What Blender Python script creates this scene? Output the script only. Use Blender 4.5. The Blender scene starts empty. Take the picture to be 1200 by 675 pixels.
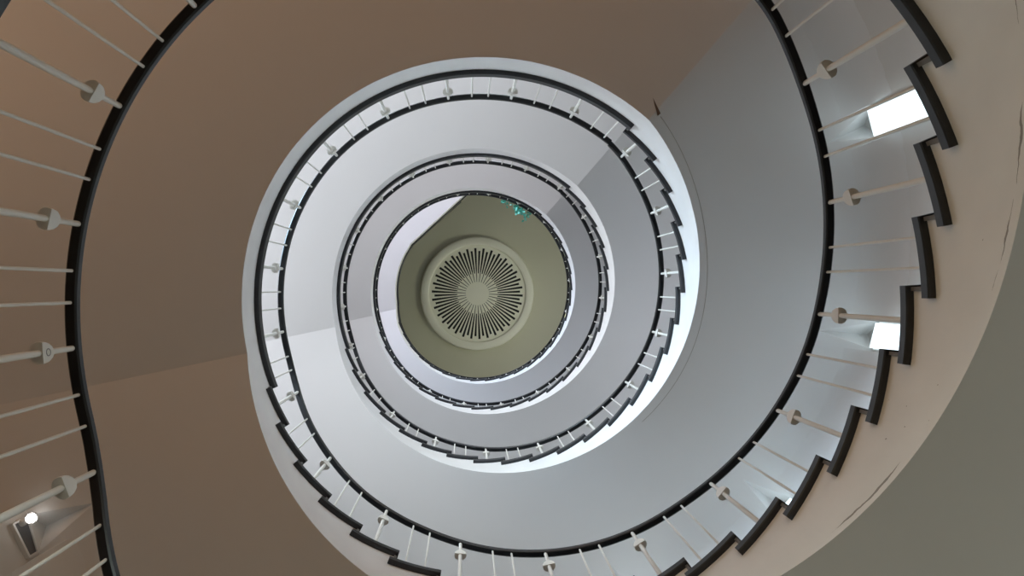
import bpy, bmesh, math, random
from mathutils import Vector, Matrix
random.seed(4)
C = bpy.context.scene.collection
PI = math.pi
rad, deg = math.radians, math.degrees

# ------------------------------------------------------------------ measured geometry of the well
H = 3.7                       # storey height
ZL = 2.339                    # top of the lowest landing above the camera
R_EDGE, R_STRING = 1.93, 1.968
A0, A1 = -51.5, 158.2         # a flight climbs from A0 to A1 (degrees), the landing fills the rest
NT = 22                       # treads per flight
STEP = (A1 - A0) / NT
RISE = H / (NT + 1)
S0, S1, DS = -48.5, 168.3, 0.411   # soffit slope from S0 to S1
R_WALL, R_FAR = 3.8, 6.6
CEIL = 20.3
FLOOR = ZL - H

def W(t):                     # the well is very slightly out of round
    t = rad(t)
    return (1 - .0045*math.cos(2*t) + .0006*math.sin(2*t) + .0035*math.cos(3*t)
            - .0025*math.sin(3*t) - .0013*math.cos(4*t) + .0008*math.sin(4*t))

def P(t, r, z):
    a = rad(t)
    return (r*W(t)*math.cos(a), r*W(t)*math.sin(a), z)

def soffit(t, k):             # k: landing index the angle range starts from, t in [S0-?, S0+360)
    return ZL + H*k - DS + H*min(1, max(0, (t - S0)/(S1 - S0)))

HT = [(-62, 1.10), (-52, 1.115), (-46, 1.225), (-38, 1.40), (-27, 1.575), (-14, 1.79), (-3, 1.97), (8, 2.13), (20, 2.34),
      (29.4, 2.52), (40, 2.71), (46, 2.82), (54.5, 2.925), (67, 3.11), (81, 3.36), (97, 3.68), (102, 3.80),
      (115.5, 4.0), (126, 4.15), (134, 4.30), (145, 4.47), (154, 4.66), (160, 4.80), (168, 4.81), (310, 4.81)]
def _rail(t):
    for (a, za), (b, zb) in zip(HT, HT[1:]):
        if a <= t <= b:
            return za + (zb - za)*(t - a)/(b - a)
    return HT[0][1] if t < HT[0][0] else HT[-1][1]
def rail(t, k):               # top of the handrail, t in [A0, A0+360]
    return ZL + H*k + sum(_rail(t + d) for d in (-5, -2.5, 0, 2.5, 5))/5

def top_edge(t):              # well edge of the topmost landing: arc, then a straight diagonal
    t %= 360
    arc = R_EDGE*(1 - .038*min(1, max(0, (t - A1)/14)))
    if t > 216.5:
        return 1.849/max(math.cos(rad(t - 227)), .2)/W(t)
    return arc

# ------------------------------------------------------------------ materials
def nodes(name):
    m = bpy.data.materials.new(name); m.use_nodes = True
    nt = m.node_tree
    return m, nt, nt.nodes, nt.links, nt.nodes['Principled BSDF']

def plain(name, col, rough=.5, metal=0, var=.06, scale=6., bump=0., spec=.5):
    m, nt, N, L, b = nodes(name)
    tc = N.new('ShaderNodeTexCoord'); n = N.new('ShaderNodeTexNoise')
    n.inputs['Scale'].default_value = scale; n.inputs['Detail'].default_value = 5
    L.new(tc.outputs['Object'], n.inputs['Vector'])
    mx = N.new('ShaderNodeMix'); mx.data_type = 'RGBA'
    mx.inputs[6].default_value = (*[c*(1 - var) for c in col], 1)
    mx.inputs[7].default_value = (*[min(1, c*(1 + var)) for c in col], 1)
    L.new(n.outputs['Fac'], mx.inputs[0]); L.new(mx.outputs[2], b.inputs['Base Color'])
    b.inputs['Roughness'].default_value = rough; b.inputs['Metallic'].default_value = metal
    b.inputs['Specular IOR Level'].default_value = spec
    if bump:
        n2 = N.new('ShaderNodeTexNoise'); n2.inputs['Scale'].default_value = scale*8
        L.new(tc.outputs['Object'], n2.inputs['Vector'])
        bp = N.new('ShaderNodeBump'); bp.inputs['Strength'].default_value = bump; bp.inputs['Distance'].default_value = .01
        L.new(n2.outputs['Fac'], bp.inputs['Height']); L.new(bp.outputs['Normal'], b.inputs['Normal'])
    return m

def string_paint(name, col, chips=True):  # paint with chips and a crack along the lower edge (UV: metres along, metres above the edge)
    m, nt, N, L, b = nodes(name)
    uv = N.new('ShaderNodeUVMap'); uv.uv_map = 'UVMap'
    sep = N.new('ShaderNodeSeparateXYZ'); L.new(uv.outputs['UV'], sep.inputs[0])
    def math_(op, a, bb):
        q = N.new('ShaderNodeMath'); q.operation = op
        for i, x in enumerate((a, bb)):
            if isinstance(x, (int, float)): q.inputs[i].default_value = x
            elif x is not None: L.new(x, q.inputs[i])
        return q.outputs[0]
    def noise(scale, det=4):
        n = N.new('ShaderNodeTexNoise'); n.inputs['Scale'].default_value = scale; n.inputs['Detail'].default_value = det
        L.new(uv.outputs['UV'], n.inputs['Vector']); return n.outputs['Fac']
    wob = math_('MULTIPLY', math_('SUBTRACT', noise(9), .5), .035)
    d = math_('ABSOLUTE', math_('SUBTRACT', math_('ADD', sep.outputs[1], wob), .045), None)
    wid = math_('MULTIPLY', math_('SUBTRACT', noise(1.7, 8), .50), .075)
    crack = math_('MULTIPLY', math_('LESS_THAN', d, wid), math_('LESS_THAN', sep.outputs[0], 1.9))
    spots = math_('GREATER_THAN', noise(26, 1), .80)
    chip = math_('MULTIPLY', math_('MAXIMUM', crack, spots), .75)
    mx = N.new('ShaderNodeMix'); mx.data_type = 'RGBA'
    mx.inputs[6].default_value = (*col, 1); mx.inputs[7].default_value = (.13, .105, .085, 1)
    mx.inputs[0].default_value = 0
    if chips: L.new(chip, mx.inputs[0])
    mot = N.new('ShaderNodeMix'); mot.data_type = 'RGBA'; mot.blend_type = 'MULTIPLY'; mot.inputs[0].default_value = .18
    L.new(mx.outputs[2], mot.inputs[6])
    cr = N.new('ShaderNodeCombineColor')
    nn = noise(3.1, 6)
    for i in range(3): L.new(nn, cr.inputs[i])
    L.new(cr.outputs[0], mot.inputs[7])
    L.new(mot.outputs[2], b.inputs['Base Color'])
    b.inputs['Roughness'].default_value = .55
    return m

def glow(name, col, strength):
    m, nt, N, L, b = nodes(name)
    b.inputs['Base Color'].default_value = (.8, .8, .8, 1)
    b.inputs['Emission Color'].default_value = (*col, 1)
    b.inputs['Emission Strength'].default_value = strength
    return m

M = dict(
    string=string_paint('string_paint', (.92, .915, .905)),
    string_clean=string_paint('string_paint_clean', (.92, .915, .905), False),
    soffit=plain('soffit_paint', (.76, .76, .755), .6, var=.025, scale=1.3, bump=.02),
    tread=plain('black_stone', (.018, .0205, .025), .38, var=.5, scale=14, spec=.5),
    riser=plain('riser_stone', (.16, .155, .15), .6, var=.2, scale=12),
    terrazzo=plain('landing_terrazzo', (.22, .21, .195), .5, var=.2, scale=40),
    rail=plain('rail_black', (.0125, .014, .0165), .35, var=.4, scale=8, spec=.5),
    rod=plain('white_enamel', (.80, .79, .74), .35, var=.03, scale=5),
    ceiling=plain('ceiling_paint', (.60, .59, .45), .7, var=.02, scale=.8),
    rosette=plain('rosette_plaster', (.84, .83, .70), .6, var=.02, scale=2),
    dark=plain('grille_dark', (.012, .013, .013), .8),
    wall=plain('wall_paint', (.70, .69, .67), .6, var=.03, scale=1.),
    floor=plain('ground_floor_tile', (.30, .19, .125), .45, var=.2, scale=3),
    frame=plain('window_frame_paint', (.75, .75, .74), .5),
    leaf=plain('leaf_teal', (.12, .55, .43), .45, var=.5, scale=30),
    stem=plain('stem_green', (.08, .25, .16), .6),
    pane=glow('daylit_pane', (.76, .93, 1.0), 1.45),
    bulb=glow('lit_globe', (1, .97, .92), 4.5),
    cage=plain('cage_wire', (.30, .29, .28), .5),
    dim=plain('dusky_pane', (.10, .10, .105), .3),
    joint=plain('joint_grime', (.45, .43, .39), .8),
    stain=plain('brown_stain', (.16, .12, .10), .8),
)

# ------------------------------------------------------------------ object helpers
def mesh(name, V, F, mats, parent=None, fm=None, smooth=12, uvs=None, base=None):
    me = bpy.data.meshes.new(name)
    me.from_pydata([tuple(v) for v in V], [], F)
    for m in (mats if isinstance(mats, (list, tuple)) else [mats]): me.materials.append(m)
    if fm:
        for p, i in zip(me.polygons, fm): p.material_index = i
    if uvs:
        l = me.uv_layers.new(name='UVMap')
        for p in me.polygons:
            for li in p.loop_indices: l.data[li].uv = uvs[me.loops[li].vertex_index]
    bm = bmesh.new(); bm.from_mesh(me)
    bmesh.ops.recalc_face_normals(bm, faces=bm.faces[:])
    bm.to_mesh(me); bm.free()
    if smooth:
        for p in me.polygons: p.use_smooth = True
        me.set_sharp_from_angle(angle=rad(smooth))
    me.update()
    o = bpy.data.objects.new(name, me); C.objects.link(o)
    if parent is not None:
        o.parent = parent; o.location = -Vector(parent.location)
    return o

def link_copy(src, parent, loc, rotz=0, scl=(1, 1, 1)):
    o = src.copy(); C.objects.link(o); o.parent = parent
    base = Vector(parent.location) if parent is not None and parent.parent is None else Vector((0, 0, 0))
    o.location = Vector(loc) - base; o.rotation_euler = (0, 0, rotz); o.scale = scl
    return o

def thing(name, loc, label, cat, group=None):
    o = bpy.data.objects.new(name, None); C.objects.link(o); o.location = loc
    o.empty_display_size = .2
    return tag(o, label, cat, group)
def tag(o, label, cat, group=None):
    o['label'] = label; o['category'] = cat
    if group: o['group'] = group
    return o
def struct(o, label=None, cat=None):
    o['kind'] = 'structure'
    if label: o['label'] = label; o['category'] = cat
    return o

def ring_sweep(ts, section, close_ends=True):
    """section(t) -> list of (r, z); swept over the angles ts."""
    V, F = [], []
    n = None
    for t in ts:
        s = section(t); n = len(s)
        V += [P(t, r, z) for r, z in s]
    for i in range(len(ts) - 1):
        for j in range(n):
            a, b = i*n + j, i*n + (j + 1) % n
            F.append((a, b, b + n, a + n))
    if close_ends:
        F.append(tuple(range(n))); F.append(tuple((len(ts) - 1)*n + j for j in range(n)))
    return V, F

def frange(a, b, step):
    n = max(1, math.ceil((b - a)/step - 1e-6))
    return [a + (b - a)*i/n for i in range(n + 1)]

# ------------------------------------------------------------------ slender windows whose heads bite into the soffit
#   (angle, landing index k, pane material)
WIN = [(-25.0, 1), (5.2, 1), (35.0, 1), (64.5, 1), (94.0, 1), (123.5, 1), (153.4, 0)]
HW, R_APEX, POCKET = 2.15, 3.27, .17
R_APEX_OF = {-25.0: 3.33, 5.2: 3.20, 35.0: 3.24, 64.5: 3.2, 94.0: 3.2, 123.5: 3.2, 153.4: 3.30}

def soffit_faces(V, F, ts, zf, rin, rout, wins, fmat, mi):
    """underside as a polar grid; window pockets are gabled notches rising to the wall."""
    cuts = sorted(set([round(t, 4) for t in ts] + [round(w + d, 4) for w in wins for d in (-HW, HW)]))
    cuts = [t for t in cuts if not any(abs(t - w) < HW - 1e-3 for w in wins)]
    idx = {}
    def v(t, r):
        key = (round(t, 4), round(r, 4))
        if key not in idx:
            idx[key] = len(V); V.append(P(t, r, zf(t)))
        return idx[key]
    for a, b in zip(cuts, cuts[1:]):
        w = next((w for w in wins if abs((a + b)/2 - w) < 1e-2), None)
        if w is None:
            rr = [1]
            ra = [rin(a) + (rout(a) - rin(a))*q for q in (0, .25, .5, .78, 1)]
            rb = [rin(b) + (rout(b) - rin(b))*q for q in (0, .25, .5, .78, 1)]
        else:
            ra = [rin(a) + (rout(a) - rin(a))*q for q in (0, .25, .5)] + [R_APEX_OF[w]]
            rb = [rin(b) + (rout(b) - rin(b))*q for q in (0, .25, .5)] + [R_APEX_OF[w]]
        for i in range(len(ra) - 1):
            F.append((v(a, ra[i]), v(b, rb[i]), v(b, rb[i + 1]), v(a, ra[i + 1]))); fmat.append(mi)
        if w is not None:
            m = (a + b)/2; RW = rout(m); ap = R_APEX_OF[w]
            A = len(V); V.append(P(m, ap, zf(m)))
            Rg = len(V); V.append(P(m, RW, zf(m) + POCKET))
            ja, jb = v(a, ra[-1]), v(b, rb[-1])
            BL, BR = v(a, rout(a)), v(b, rout(b))
            for f in ((ja, jb, A), (ja, A, BL), (jb, BR, A), (A, Rg, BL), (A, BR, Rg)):
                F.append(f); fmat.append(mi)

# ------------------------------------------------------------------ flights
UND = .80                     # nosing overhang in degrees
FL_LABEL = {
    -1: 'lowest stair flight, below the left handrail, almost wholly out of view',
    0: 'nearest curved stair flight with beige chipped string and black treads at right edge',
    1: 'second curved flight up, bright bluish white string and black saw-tooth treads',
    2: 'third curved flight up, thin pale string inside the second flight',
    3: 'innermost topmost curved flight, thin white string round the olive ceiling'}
LD_LABEL = {
    0: 'nearest landing, only its dark edge showing in the top left corner',
    1: 'landing with brown-looking underside and grey edge band left of the well',
    2: 'second landing up, wide pale grey underside and thin edge left of the well',
    3: 'third landing up, grey underside ringed by a plain black rim',
    4: 'topmost landing with straight diagonal edge beside the round ceiling grille'}
r_wall = lambda t: R_WALL
T_CORNER = 156.3
_c0 = (R_WALL*math.cos(rad(T_CORNER)), R_WALL*math.sin(rad(T_CORNER)))
_dir = (-.970, .243)
def r_far(t):                 # the wall turns outward beside the last slit window
    if t <= T_CORNER: return R_WALL
    a = rad(t); c, s_ = math.cos(a), math.sin(a)
    den = c*_dir[1] - s_*_dir[0]
    r = (_c0[0]*_dir[1] - _c0[1]*_dir[0])/den if abs(den) > 1e-6 else 99
    return min(R_FAR, r) if r > 0 else R_FAR

def build_flight(k):
    z0 = ZL + H*k
    root = thing('stair_flight', P(A0, 2.8, z0), FL_LABEL[k], 'stairs', 'curved stair flights')
    # string and soffit: one concrete body
    V, F, fm, uv = [], [], [], {}
    sub = 4
    for i in range(NT):
        zt = z0 + RISE*(i + 1) - .055
        ta, tb = A0 + STEP*i + (UND if i else 0), A0 + STEP*(i + 1) + (UND if i < NT - 1 else 0)
        ts = [ta + (tb - ta)*q/sub for q in range(sub + 1)]
        b0 = len(V)
        for t in ts:
            s = max(soffit(t, k), z0 - DS)
            V += [P(t, R_STRING, s), P(t, R_STRING, zt), P(t, r_far(t), zt)]
            u = rad(t)*R_STRING
            uv[len(V) - 3] = (u, 0); uv[len(V) - 2] = (u, zt - s); uv[len(V) - 1] = (u, zt - s)
        for q in range(sub):
            a = b0 + 3*q
            F.append((a, a + 3, a + 4, a + 1)); fm.append(0)
            F.append((a + 1, a + 4, a + 5, a + 2)); fm.append(0)
        if i:  # vertical face behind the riser
            p = b0 - 3
            F.append((p + 1, b0 + 1, b0 + 2, p + 2)); fm.append(0)
    wins = [w for w, kk in WIN if kk == k and w < A1 - HW - .5]
    soffit_faces(V, F, frange(A0, A1, 2.4), lambda t: soffit(t, k), lambda t: R_STRING, r_far, wins, fm, 1)
    uvs = [uv.get(i, (9., 9.)) for i in range(len(V))]
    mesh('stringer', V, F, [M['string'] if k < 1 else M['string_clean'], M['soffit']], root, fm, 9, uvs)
    if k in (0, 1):   # rounded cove between soffit and outer wall
        ws = [A0 - HW + .2] + sorted(w for w, kk in WIN if kk == k) + [T_CORNER + HW - .4]
        cr = .32
        for wa, wb in zip(ws, ws[1:]):
            ga, gb = wa + HW + .25, wb - HW - .25
            if gb - ga < 3: continue
            arc = lambda t: [(R_WALL + .0, soffit(t, k) + .004)] + [(R_WALL - cr + cr*math.sin(q*PI/20), soffit(t, k) + .002 - cr + cr*math.cos(q*PI/20)) for q in range(11)]
            V, F = ring_sweep(frange(ga, gb, 2.4), arc)
            mesh('cove', V, F, M['soffit'], root, None, 40)
    if k == 1:        # old joint line round the well, with a stain where it starts
        V, F = ring_sweep(frange(-47.5, 38, 1.5), lambda t: [(2.048 + .012*math.sin(t*.09), soffit(t, k) - .003), (2.053 + .012*math.sin(t*.09), soffit(t, k) - .003), (2.053 + .012*math.sin(t*.09), soffit(t, k) + .01), (2.048 + .012*math.sin(t*.09), soffit(t, k) + .01)])
        mesh('joint_line', V, F, M['joint'], root, None, 30)
    # treads and risers
    for i in range(NT):
        zt = z0 + RISE*(i + 1)
        nose = .028/R_EDGE*180/PI
        ts = frange(A0 + STEP*i, A0 + STEP*(i + 1) + nose*(2.1 if i < NT - 1 else .8), 1.2)
        bv = .006
        V, F = ring_sweep(ts, lambda t: [(R_EDGE, zt - bv), (R_EDGE + bv, zt), (r_far(t), zt), (r_far(t), zt - .055),
                                         (R_EDGE + bv, zt - .055), (R_EDGE, zt - .055 + bv)])
        mesh('tread', V, F, M['tread'], root, None, 20)
    for i in range(NT + 1):
        zt = z0 + RISE*(i + 1) - .055
        t0 = A0 + STEP*i + .22
        ts = [t0, t0 + UND - .22]
        V, F = ring_sweep(ts, lambda t: [(R_STRING - .014, zt - RISE + .055), (R_STRING - .014, zt), (R_WALL, zt), (R_WALL, zt - RISE + .055)])
        mesh('riser', V, F, M['riser'], root, None, 20)
    return root

def build_landing(k):
    """landing k: its floor is at ZL+H*k, from A1-360 to A0."""
    z0 = ZL + H*k
    top = k == 4
    a, b = A1, A0 + 360
    if top: b = 296
    edge = (lambda t: top_edge(t)) if top else (lambda t: R_EDGE)
    strg = lambda t: edge(t) + (R_STRING - R_EDGE)
    root = thing('landing', P(230, 3.2, z0), LD_LABEL[k], 'landing', 'curved landings')
    zs = lambda t: soffit(t, k - 1)
    ts = sorted(set(frange(a, b, 2.5) + [S1] + frange(a, 166, .7)))
    V, F, fm, uv = [], [], [], {}
    wins = [w for w, kk in WIN if kk == k - 1 and w > A1 - HW - .5]
    nose = .095
    for i, t in enumerate(ts):
        s = zs(t); u = rad(t)*R_STRING
        n0 = len(V)
        V += [P(t, strg(t), s), P(t, strg(t), z0 - nose), P(t, r_far(t), z0 - nose)]
        uv[n0] = (u, 0); uv[n0 + 1] = (u, z0 - nose - s)
        if i:
            F.append((n0 - 3, n0, n0 + 1, n0 - 2)); fm.append(0)
            F.append((n0 - 2, n0 + 1, n0 + 2, n0 - 1)); fm.append(0)
    if top:   # end face of the slab
        n0 = len(V); t = b
        V += [P(t, strg(t), zs(t)), P(t, R_FAR, zs(t)), P(t, R_FAR, z0 - nose), P(t, strg(t), z0 - nose)]
        F.append((n0, n0 + 1, n0 + 2, n0 + 3)); fm.append(0)
    soffit_faces(V, F, ts, zs, strg, r_far, wins, fm, 1)
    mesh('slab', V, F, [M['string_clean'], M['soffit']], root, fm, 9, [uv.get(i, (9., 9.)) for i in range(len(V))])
    if k == 1:        # brown stain streak in the soffit by the start of the next flight
        zz = ZL + H*k - DS
        V = [(x, y, zz + dz) for dz in (-.003, .008) for x, y in ((1.325, -1.665), (1.388, -1.54), (1.366, -1.522), (1.340, -1.60))]
        F = [(0, 1, 2, 3), (4, 5, 6, 7)] + [(q, (q + 1) % 4, 4 + (q + 1) % 4, 4 + q) for q in range(4)]
        mesh('stain', V, F, M['stain'], root, None, 0)
    bv = .008
    V, F = ring_sweep(frange(a, b + (0 if top else .9), 1.5), lambda t: [(edge(t), z0 - bv), (edge(t) + bv, z0), (edge(t) + .3, z0), (edge(t) + .3, z0 - nose), (edge(t) + bv, z0 - nose), (edge(t), z0 - nose + bv)])
    mesh('edge_nosing', V, F, M['tread'], root, None, 20)
    V, F = ring_sweep(ts, lambda t: [(min(edge(t) + .3, r_far(t) - .05), z0), (r_far(t), z0), (r_far(t), z0 - nose), (min(edge(t) + .3, r_far(t) - .05), z0 - nose)])
    mesh('floor_finish', V, F, M['terrazzo'], root, None, 20)
    return root

flights = {k: build_flight(k) for k in range(-1, 4)}
landings = {k: build_landing(k) for k in range(0, 5)}

# ------------------------------------------------------------------ balustrades
def rod_mesh(name, r, n=10):
    V, F = [], []
    for z in (0, 1):
        V += [(r*math.cos(2*PI*i/n), r*math.sin(2*PI*i/n), z) for i in range(n)]
    F += [(i, (i + 1) % n, n + (i + 1) % n, n + i) for i in range(n)]
    F += [tuple(range(n)), tuple(range(n, 2*n))]
    return V, F
def template(name, V, F, mat, smooth=40):
    o = mesh(name, V, F, mat, None, None, smooth)
    C.objects.unlink(o)
    return o
T_BAL = template('baluster', *rod_mesh('baluster', .0082, 10), M['rod'])
# thick post: slightly stouter lower part
def post_mesh(h):
    prof = [(.0, .0), (.026, 0), (.026, .010), (.0175, .016), (.0165, .03), (.0160, h*.55), (.0140, h*.8), (.0135, h)]
    V, F, n = [], [], 12
    for r, z in prof[1:]:
        V += [(r*math.cos(2*PI*i/n), r*math.sin(2*PI*i/n), z) for i in range(n)]
    for j in range(len(prof) - 2):
        F += [(j*n + i, j*n + (i + 1) % n, (j + 1)*n + (i + 1) % n, (j + 1)*n + i) for i in range(n)]
    F += [tuple(range(n)), tuple((len(prof) - 2)*n + i for i in range(n))]
    return V, F
T_POST = template('post', *post_mesh(1.0), M['rod'])
def knob_mesh():
    # half egg: flat face towards the well (-x), flat underside, rounded back and crown
    V, F, nu, nv = [], [], 28, 14
    for j in range(nv + 1):
        p = PI*j/nv
        for i in range(nu):
            a = 2*PI*i/nu
            x, y, z = .046*math.sin(p)*math.cos(a), .050*math.sin(p)*math.sin(a), .088*math.cos(p)
            x = max(x, -.0185); z = max(z, -.004)
            V.append((x*(1 if x < 0 else .85), y, z))
    for j in range(nv):
        for i in range(nu):
            F.append((j*nu + i, j*nu + (i + 1) % nu, (j + 1)*nu + (i + 1) % nu, (j + 1)*nu + i))
    return V, F
def clean_template(name, V, F, mat):
    me = bpy.data.meshes.new(name); me.from_pydata(V, [], F)
    bm = bmesh.new(); bm.from_mesh(me)
    bmesh.ops.remove_doubles(bm, verts=bm.verts[:], dist=1e-5)
    bmesh.ops.dissolve_degenerate(bm, edges=bm.edges[:], dist=1e-5)
    bmesh.ops.recalc_face_normals(bm, faces=bm.faces[:])
    bm.to_mesh(me); bm.free()
    me.materials.append(mat)
    for p in me.polygons: p.use_smooth = True
    me.set_sharp_from_angle(angle=rad(38))
    return bpy.data.objects.new(name, me)
T_KNOB = clean_template('knob', *knob_mesh(), M['rod'])
def screw_mesh():
    V, F, n = [], [], 20
    prof = [(.0, .0), (.013, 0), (.014, .0015), (.0165, .0015), (.0175, 0)]
    for r, x in prof[1:]:
        V += [(-x, r*math.cos(2*PI*i/n), r*math.sin(2*PI*i/n)) for i in range(n)]
    for j in range(len(prof) - 2):
        F += [(j*n + i, j*n + (i + 1) % n, (j + 1)*n + (i + 1) % n, (j + 1)*n + i) for i in range(n)]
    return V, F
T_SCREW = template('screw_cap', *screw_mesh(), M['cage'])

R_BAL = 2.057
def tread_z(t, k):
    if t < A0: return ZL + H*k
    i = int((t - A0)/STEP + 1e-6)
    return ZL + H*k + (RISE*(i + 1) if i < NT else H)

def build_railing(k, a, b, thick, thin, label, roff=lambda t: 0., name='balustrade', zfix=None, scr=()):
    """k indexes the angle range [A0, A0+360] that starts at landing k."""
    zr = (lambda t: zfix) if zfix else (lambda t: rail(t, k))
    tm = (a + b)/2
    root = thing(name, P(tm, R_BAL + roff(tm), tread_z(tm, k)), label, 'railing', 'spiral balustrade sections')
    def sec(t):
        z = zr(t); r0, r1 = 2.031 + roff(t), 2.087 + roff(t); c = .008
        return [(r0, z - c), (r0 + c, z), (r1 - c, z), (r1, z - c), (r1, z - .045 + c), (r1 - c, z - .045), (r0 + c, z - .045), (r0, z - .045 + c)]
    V, F = ring_sweep(frange(a, b, 1.5), sec)
    mesh('handrail', V, F, M['rail'], root, None, 35)
    for t in thin:
        z = tread_z(t, k); h = zr(t) - .043 - z
        link_copy(T_BAL, root, P(t, R_BAL + roff(t), z), 0, (1, 1, h))
    for t in thick:
        z = tread_z(t, k); h = zr(t) - .043 - z
        p = link_copy(T_POST, root, P(t, R_BAL + roff(t), z), rad(t), (1, 1, h))
        kn = T_KNOB.copy(); C.objects.link(kn); kn.parent = p
        kz = h - .255
        kn.location = (0, 0, kz/h); kn.scale = (1, 1, 1/h)
        if any(abs(t - s) < .5 for s in scr):
            sc = T_SCREW.copy(); C.objects.link(sc); sc.parent = p
            sc.location = (-.0188, 0, (kz + .036)/h); sc.scale = (1, 1, 1/h)
    return root

def pairs(c, d=2.1): return [c - d, c + d]
FR_LABEL = {
    -1: 'railing with black handrail leaving the frame at the bottom left corner',
    0: 'nearest flight railing, large white knobbed posts and black handrail sweeping right side and bottom',
    1: 'second flight railing with small white knobbed posts beside bright bluish string',
    2: 'third flight railing of tiny white rods inside the second flight',
    3: 'innermost flight railing, a thin dark handrail round the olive ceiling'}
LR_LABEL = {
    0: 'nearest landing railing, black handrail and long white rods down the left side',
    1: 'second landing railing, white knobbed posts against the pale underside',
    2: 'third landing railing, short white stubs along its thin black handrail',
    3: 'fourth landing railing, plain black ring left of the grille',
    4: 'topmost landing railing, dark line along the diagonal edge'}
GAP = .6
for k in range(-1, 4):
    odd = k % 2          # the rhythm shifts by one tread from storey to storey
    if not odd:
        thick = [-36.8 + 19.07*i for i in range(11) if -36.8 + 19.07*i < A1 - 2]
        thin = sum((pairs(-36.8 + 19.07*i - 9.5) for i in range(11)), [])
    else:
        thick = [-46.3 + 19.2*i for i in range(11)]
        thin = sum((pairs(-46.3 + 19.2*i + 9.6) for i in range(11)), [])
    if k == -1:
        thick = [t for t in thick if t < 149]; thin = [t for t in thin if t < 146] + [148.8, 152.7]
    lo, hi = A0, A1
    thin = [t for t in thin if lo + .5 < t < hi - .5]; thick = [t for t in thick if lo < t < hi]
    build_railing(k, lo, hi, thick, thin, FR_LABEL[k])
    # landing that follows flight k is landing k+1; its angles run A1 .. A0+360 in range k
    q = k + 1
    if q < 4:
        if q % 2 == 0:
            th = [159.0 + 16.4*i for i in range(10)]; tn = sum((pairs(159.0 + 16.4*i + 8.1) for i in range(9)), [])
        else:
            th = [171.0 + 17.72*i for i in range(8)]; tn = [160.1, 164.0] + sum((pairs(171.0 + 17.72*i + 8.9, 2.3) for i in range(8)), [])
        th = [t for t in th if A1 < t < A0 + 359]; tn = [t for t in tn if A1 < t < A0 + 359.5]
        build_railing(k, A1, A0 + 360, th, tn, LR_LABEL[q], scr=(175.4,) if q == 0 else ())
    else:
        off = lambda t: top_edge(t) - R_EDGE
        th = [171.0 + 17.72*i for i in range(5)]; tn = [160.1, 164.0] + sum((pairs(171.0 + 17.72*i + 8.9, 2.3) for i in range(4)), [])
        build_railing(k, A1, 262, th, tn, LR_LABEL[q], roff=off, zfix=rail(200, k))

# ------------------------------------------------------------------ shell
def shell_outline(step=3):
    pts = [P(t, R_WALL, 0)[:2] for t in frange(A0, T_CORNER, step)]
    pts += [P(t, r_far(t), 0)[:2] for t in frange(T_CORNER + .5, 166, .5)]
    pts += [P(t, R_FAR, 0)[:2] for t in frange(168, A0 + 360, step)]
    return pts
out = shell_outline()
n = len(out)
V = [(x, y, z) for z in (FLOOR, CEIL) for x, y in out]
F = [(i, (i + 1) % n, n + (i + 1) % n, n + i) for i in range(n)]
struct(mesh('wall_outer', V, F, M['wall'], None, None, 12))
def slab(name, z0, z1, mat):
    V = [(x*1.02, y*1.02, z) for z in (z0, z1) for x, y in out]
    F = [tuple(range(n)), tuple(range(n, 2*n))] + [(i, (i + 1) % n, n + (i + 1) % n, n + i) for i in range(n)]
    return struct(mesh(name, V, F, mat, None, None, 12))
slab('floor', FLOOR - .2, FLOOR, M['floor'])
slab('ceiling', CEIL, CEIL + .25, M['ceiling'])

# round grille in the ceiling
CX, CY = .12, .045
gr = thing('ceiling_grille', (CX, CY, CEIL), 'round plaster ceiling grille with dark radial slots at the centre of the well', 'ceiling grille')
def lathe(prof, n=96):
    V, F = [], []
    for r, z in prof:
        V += [(CX + r*math.cos(2*PI*i/n), CY + r*math.sin(2*PI*i/n), z) for i in range(n)]
    for j in range(len(prof) - 1):
        F += [(j*n + i, j*n + (i + 1) % n, (j + 1)*n + (i + 1) % n, (j + 1)*n + i) for i in range(n)]
    return V, F
V, F = lathe([(1.64, CEIL), (1.63, CEIL - .10), (1.60, CEIL - .15), (1.54, CEIL - .17), (1.44, CEIL - .17), (1.405, CEIL - .15), (1.385, CEIL - .10), (1.385, CEIL)])
mesh('ring', V, F, M['rosette'], gr, None, 30)
V, F = lathe([(1.385, CEIL - .03), (0.001, CEIL - .03)])
mesh('backing', V, F, M['dark'], gr, None, 30)
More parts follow.
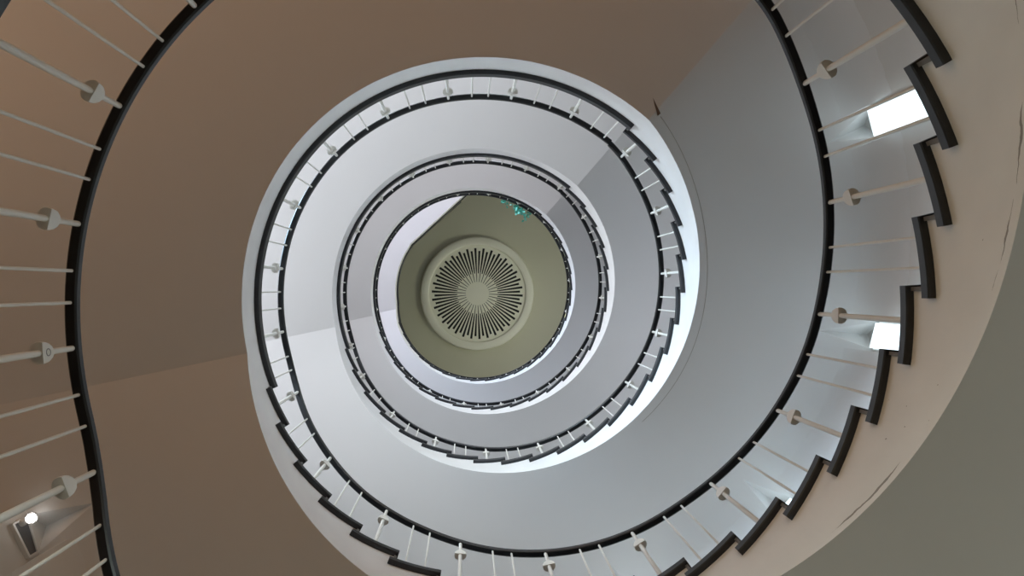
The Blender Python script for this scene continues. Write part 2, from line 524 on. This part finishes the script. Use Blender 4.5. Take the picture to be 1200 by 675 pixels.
# pierced disc: solid cells between slots on a fine angular grid
NS = 68
V, F = [], []
rows = [.0, .335, .58, .63, 1.23, 1.31, 1.39]
zg = CEIL - .075
def slot_open(row, a):       # a: position 0..1 within one pair of slots (360/NS*2 degrees)
    q = (a*2) % 1.0
    wide = abs(q - .5) < .27
    first = a < .5
    if row == 1: return first and abs(a*2 - .5) < .20
    if row == 2: return (first and abs(a*2 - .5) < .20) or (wide and not first)
    if row == 3: return wide
    if row == 4: return wide and first
    return False
SUB = 34
na = NS//2*SUB
def gv(ri, ai):
    a = 2*PI*(ai % na)/na
    return (CX + rows[ri]*math.cos(a), CY + rows[ri]*math.sin(a))
cache = {}
def gi(ri, ai, z):
    key = (ri, ai % na if ri else 0, z)
    if key not in cache:
        x, y = gv(ri, ai); cache[key] = len(V); V.append((x, y, z))
    return cache[key]
z2 = zg + .03
for ri in range(len(rows) - 1):
    # merge runs of solid cells
    state = [slot_open(ri, ((ai % SUB) + .5)/SUB) for ai in range(na)]
    step = SUB//2 if not any(state) else 1
    for ai in range(0, na, step):
        if state[ai]: continue
        if ri == 0: F.append((gi(0, 0, zg), gi(1, ai, zg), gi(1, ai + step, zg)))
        else:
            if step > 1:
                for s in range(step):
                    F.append((gi(ri, ai + s, zg), gi(ri + 1, ai + s, zg), gi(ri + 1, ai + s + 1, zg), gi(ri, ai + s + 1, zg)))
            else:
                F.append((gi(ri, ai, zg), gi(ri + 1, ai, zg), gi(ri + 1, ai + 1, zg), gi(ri, ai + 1, zg)))
                if state[(ai + 1) % na]: F.append((gi(ri, ai + 1, zg), gi(ri + 1, ai + 1, zg), gi(ri + 1, ai + 1, z2), gi(ri, ai + 1, z2)))
                if state[ai - 1]: F.append((gi(ri, ai, zg), gi(ri + 1, ai, zg), gi(ri + 1, ai, z2), gi(ri, ai, z2)))
mesh('slotted_disc', V, F, M['rosette'], gr, None, 0)

# ------------------------------------------------------------------ windows in the round wall
def zsof(w, k):
    return soffit(w, k)
for i, (w, k) in enumerate(WIN):
    if 80 < w < 150: continue
    lit = w != 153.4
    zt = zsof(w, k) - .03; zb = zt - (1.5 if lit else .15)
    root = bpy.data.objects.new('window_%d' % (i + 1), None); C.objects.link(root); root.location = P(w, R_WALL, zb)
    struct(root)
    h = HW*.97; g = h*.10
    sl = (zsof(w + 1, k) - zsof(w - 1, k))/2      # the head follows the slope of the soffit
    def quad(hh, r, z0_, z1_): return [P(w - hh, r, z0_), P(w + hh, r, z0_), P(w + hh, r, z1_ + sl*hh), P(w - hh, r, z1_ - sl*hh)]
    proj = .075 if lit else .02                   # pane pushed out, added so its glowing sides spill light round it
    V = quad(h - g, R_WALL - proj, zb + .02, zt - .015) + quad(h - g, R_WALL - .004, zb + .02, zt - .015)
    F = [(0, 1, 2, 3), (4, 5, 6, 7)] + [(j, (j + 1) % 4, 4 + (j + 1) % 4, 4 + j) for j in range(4)]
    mesh('pane', V, F, M['pane'] if lit else M['dim'], root, None, 0)
    V = quad(h, R_WALL - .03, zb, zt) + quad(h - g, R_WALL - .03, zb + .02, zt - .015) + quad(h, R_WALL, zb, zt) + quad(h - g, R_WALL, zb + .02, zt - .015)
    F = []
    for j in range(4):
        q = (j + 1) % 4
        F += [(j, q, 4 + q, 4 + j), (4 + j, 4 + q, 12 + q, 12 + j), (j, q, 8 + q, 8 + j)]
    mesh('window_frame', V, F, M['frame'], root, None, 0)

# caged round lamp in front of the dark window at the landing
w = 155.1; zc = 5.29; rc = 3.70
lp = thing('globe_lamp', P(w, R_WALL - .04, zc), 'small lit round lamp with wire cage in the dark slit window at lower left', 'lamp')
def uvs_(c, r, nu=20, nv=12):
    V, F = [], []
    for j in range(nv + 1):
        p = PI*j/nv
        V += [(c[0] + r*math.sin(p)*math.cos(2*PI*i/nu), c[1] + r*math.sin(p)*math.sin(2*PI*i/nu), c[2] + r*math.cos(p)) for i in range(nu)]
    for j in range(nv):
        F += [(j*nu + i, j*nu + (i + 1) % nu, (j + 1)*nu + (i + 1) % nu, (j + 1)*nu + i) for i in range(nu)]
    return V, F
cen = Vector(P(w, rc, zc))
mesh('globe', *uvs_(cen, .037), M['bulb'], lp, None, 60)
V, F = [], []
ax = Vector((math.cos(rad(w)), math.sin(rad(w)), 0)); tx_ = Vector((-ax.y, ax.x, 0)); up = Vector((0, 0, 1))
for q in (-.027, -.014, 0, .014, .027):
    R0 = math.sqrt(max(.0415**2 - q*q, 1e-6)); nn, mm = 24, 6; b0 = len(V)
    for i in range(nn):
        a = 2*PI*i/nn; d = ax*math.cos(a) + tx_*math.sin(a)
        for j in range(mm):
            c = 2*PI*j/mm
            V.append(cen + up*q + d*(R0 + .003*math.cos(c)) + up*.003*math.sin(c))
    for i in range(nn):
        for j in range(mm):
            F.append((b0 + i*mm + j, b0 + ((i + 1) % nn)*mm + j, b0 + ((i + 1) % nn)*mm + (j + 1) % mm, b0 + i*mm + (j + 1) % mm))
mesh('wire_cage', V, F, M['cage'], lp, None, 60)
V, F = [], []
for rr_, s in ((rc + .03, .02), (R_WALL - .0, .035)):
    c = Vector(P(w, rr_, zc))
    V += [c + tx_*(s*math.cos(2*PI*i/12)) + up*(s*math.sin(2*PI*i/12)) for i in range(12)]
F = [(i, (i + 1) % 12, 12 + (i + 1) % 12, 12 + i) for i in range(12)] + [tuple(range(12)), tuple(range(12, 24))]
mesh('lamp_base', V, F, M['frame'], lp, None, 40)

# ------------------------------------------------------------------ trailing plant on the fourth landing's railing
zp = ZL + 3*H + 1.10
pl = thing('trailing_plant', P(-64, 2.06, zp), 'small teal green trailing plant hanging over the topmost black handrail', 'plant')
V, F = [], []
SV, SF = [], []
def leaf(c, d, s):
    d = Vector(d).normalized()
    side = d.cross(Vector((random.uniform(-1, 1), random.uniform(-1, 1), random.uniform(.2, 1)))).normalized()
    nrm = d.cross(side)
    b0 = len(V)
    for q, wd, bend in ((0, .05, 0), (.3, .34, .06), (.65, .28, .04), (1, .02, -.1)):
        V.extend([c + d*(s*q) + side*(s*wd) + nrm*(s*bend), c + d*(s*q) + nrm*(s*(bend - .07)), c + d*(s*q) - side*(s*wd) + nrm*(s*bend)])
    for j in range(3):
        for e in range(2):
            F.append((b0 + 3*j + e, b0 + 3*j + e + 1, b0 + 3*j + e + 4, b0 + 3*j + e + 3))
def stem(pts, r=.004):
    b0 = len(SV)
    for p in pts:
        SV.extend([p + Vector((r, 0, 0)), p + Vector((-r*.5, r*.87, 0)), p + Vector((-r*.5, -r*.87, 0))])
    for i in range(len(pts) - 1):
        for j in range(3):
            SF.append((b0 + 3*i + j, b0 + 3*i + (j + 1) % 3, b0 + 3*i + 3 + (j + 1) % 3, b0 + 3*i + 3 + j))
for (t, drop, reach, nl, sz) in ((-73.5, .10, .06, 9, .09), (-71, .05, .12, 8, .08), (-68.5, .12, .05, 5, .06), (-65.5, .30, .14, 16, .08), (-63.5, .38, .20, 20, .10),
                              (-61.5, .28, .18, 18, .10), (-60, .40, .14, 14, .08), (-58, .48, .22, 10, .07), (-57, .55, .30, 9, .07), (-56, .3, .16, 8, .06)):
    pts = [Vector(P(t + random.uniform(-.5, .5)*q, 2.06 - .03*min(q*4, 1) - reach*q, zp + .02*math.sin(q*PI) - drop*q*q)) for q in (0, .15, .35, .6, .8, 1)]
    stem(pts)
    for i in range(nl):
        q = random.random()*.9 + .1; s_ = q*5; i0 = min(4, int(s_)); p = pts[i0].lerp(pts[i0 + 1], s_ - i0)
        leaf(p, (random.uniform(-1, 1), random.uniform(-1, 1), random.uniform(-1, .3)), sz*random.uniform(.45, .95))
mesh('foliage', V, F, M['leaf'], pl, None, 60)
mesh('stems', SV, SF, M['stem'], pl, None, 60)

# ------------------------------------------------------------------ camera
TX, TY = .0646, .0002
F_PX = 822.1
cam = bpy.data.cameras.new('camera'); co = bpy.data.objects.new('camera', cam); C.objects.link(co)
right = Vector((1, 0, -TX)).normalized(); back = -Vector((TX, TY, 1)).normalized()
upv = back.cross(right).normalized(); right = upv.cross(back)
mat = Matrix((right, upv, back)).transposed().to_4x4()
mat.translation = (-.1891, -.1192, 0)
co.matrix_world = mat
cam.sensor_width = 36; cam.lens = 36*F_PX/1200; cam.clip_start = .02; cam.clip_end = 200
bpy.context.scene.camera = co

# ------------------------------------------------------------------ light
def area(name, loc, target, sx, sy, power, col):
    l = bpy.data.lights.new(name, 'AREA'); l.shape = 'RECTANGLE'; l.size = sx; l.size_y = sy; l.energy = power; l.color = col
    o = bpy.data.objects.new(name, l); C.objects.link(o); o.location = loc
    o.rotation_euler = (Vector(target) - Vector(loc)).to_track_quat('-Z', 'Y').to_euler()
    return o
def point(name, loc, power, col, r=.15):
    l = bpy.data.lights.new(name, 'POINT'); l.energy = power; l.color = col; l.shadow_soft_size = r
    o = bpy.data.objects.new(name, l); C.objects.link(o); o.location = loc
    return o
def landing_lights(k, rgb, spread=180, aim=0., ts=(205, 240, 275)):
    """three tall windows in the far wall of landing k's storey"""
    pw = max(rgb)
    for t in ts:
        z = ZL + H*k + 1.25
        l = area('landing_side_light', P(t, R_FAR - .15, z), P(t, 0, z + aim), 1.6, 1.9, pw, [c/pw for c in rgb])
        l.data.spread = rad(spread)
# warm fill added on the windowless lower landing, daylit landings above; narrow second sets added to brighten the far strings
landing_lights(0, (22.2, 13.2, 7.6))
landing_lights(1, (98, 101, 110), ts=(183, 215, 258)); landing_lights(1, (10, 12, 12), 60, -.5)
landing_lights(2, (69, 67, 73)); landing_lights(2, (15, 18, 20), 60, -.5)
landing_lights(3, (117, 114, 134)); landing_lights(3, (11, 17, 22), 60, -.5)
def slit(k, t, dz, pw, col):
    area('slit_fill_light', P(t, R_WALL - .12, ZL + H*k + dz), P(t, 0, ZL + H*k + dz - .3), .5, 1.2, pw, col)  # area light added to fill the right side; no window modelled here
slit(0, 25, 2.9, 2.5, (1, 1, 1)); slit(1, 25, 2.9, 6.5, (.78, .8, 1)); slit(3, 25, 2.9, 61, (.98, 1, .64))
l = area('landing_side_light', P(200, R_FAR - .15, ZL + H + 1.4), P(20, 1.9, ZL + H + .4), 2.2, 1.9, 31, (.44, .73, 1)); l.data.spread = rad(40)  # narrow beam added to brighten the right-hand string
l = area('slit_fill_light', P(90, R_WALL - .15, ZL + H + 2.2), P(270, 1.9, ZL + H - .2), .6, 1.2, 58, (.67, .87, 1)); l.data.spread = rad(50)  # narrow beam added across the well onto the landing's string
area('ceiling_fill_light', P(8, R_WALL - .1, ZL + 4*H + .6), (-1.2, 0, CEIL), 1.6, 1.2, 8.5, (.7, .87, 1))  # unseen area light added on the right wall to brighten the ceiling
# unseen area lights added at ground level to brighten the lower storey
l = area('ground_warm_fill', P(215, R_FAR - .3, FLOOR + 1.1), (1.5, .3, 2.6), 2.4, 2.0, 12, (1, .62, .1)); l.data.spread = rad(110)
area('ground_pale_fill', P(265, R_FAR - .3, FLOOR + 1.1), P(265, 0, FLOOR + 1), 2.4, 2.0, 245, (.83, 1, .96))

sc = bpy.context.scene
w_ = bpy.data.worlds.new('world'); sc.world = w_; w_.use_nodes = True
w_.node_tree.nodes['Background'].inputs[0].default_value = (.6, .65, .7, 1)
w_.node_tree.nodes['Background'].inputs[1].default_value = 0.0
sc.view_settings.view_transform = 'Standard'; sc.view_settings.look = 'None'
sc.view_settings.exposure = 0; sc.view_settings.gamma = 1
sc.view_settings.use_curve_mapping = False
sc.cycles.use_denoising = True
sc.cycles.max_bounces = 10; sc.cycles.diffuse_bounces = 8
sc.cycles.sample_clamp_indirect = 6
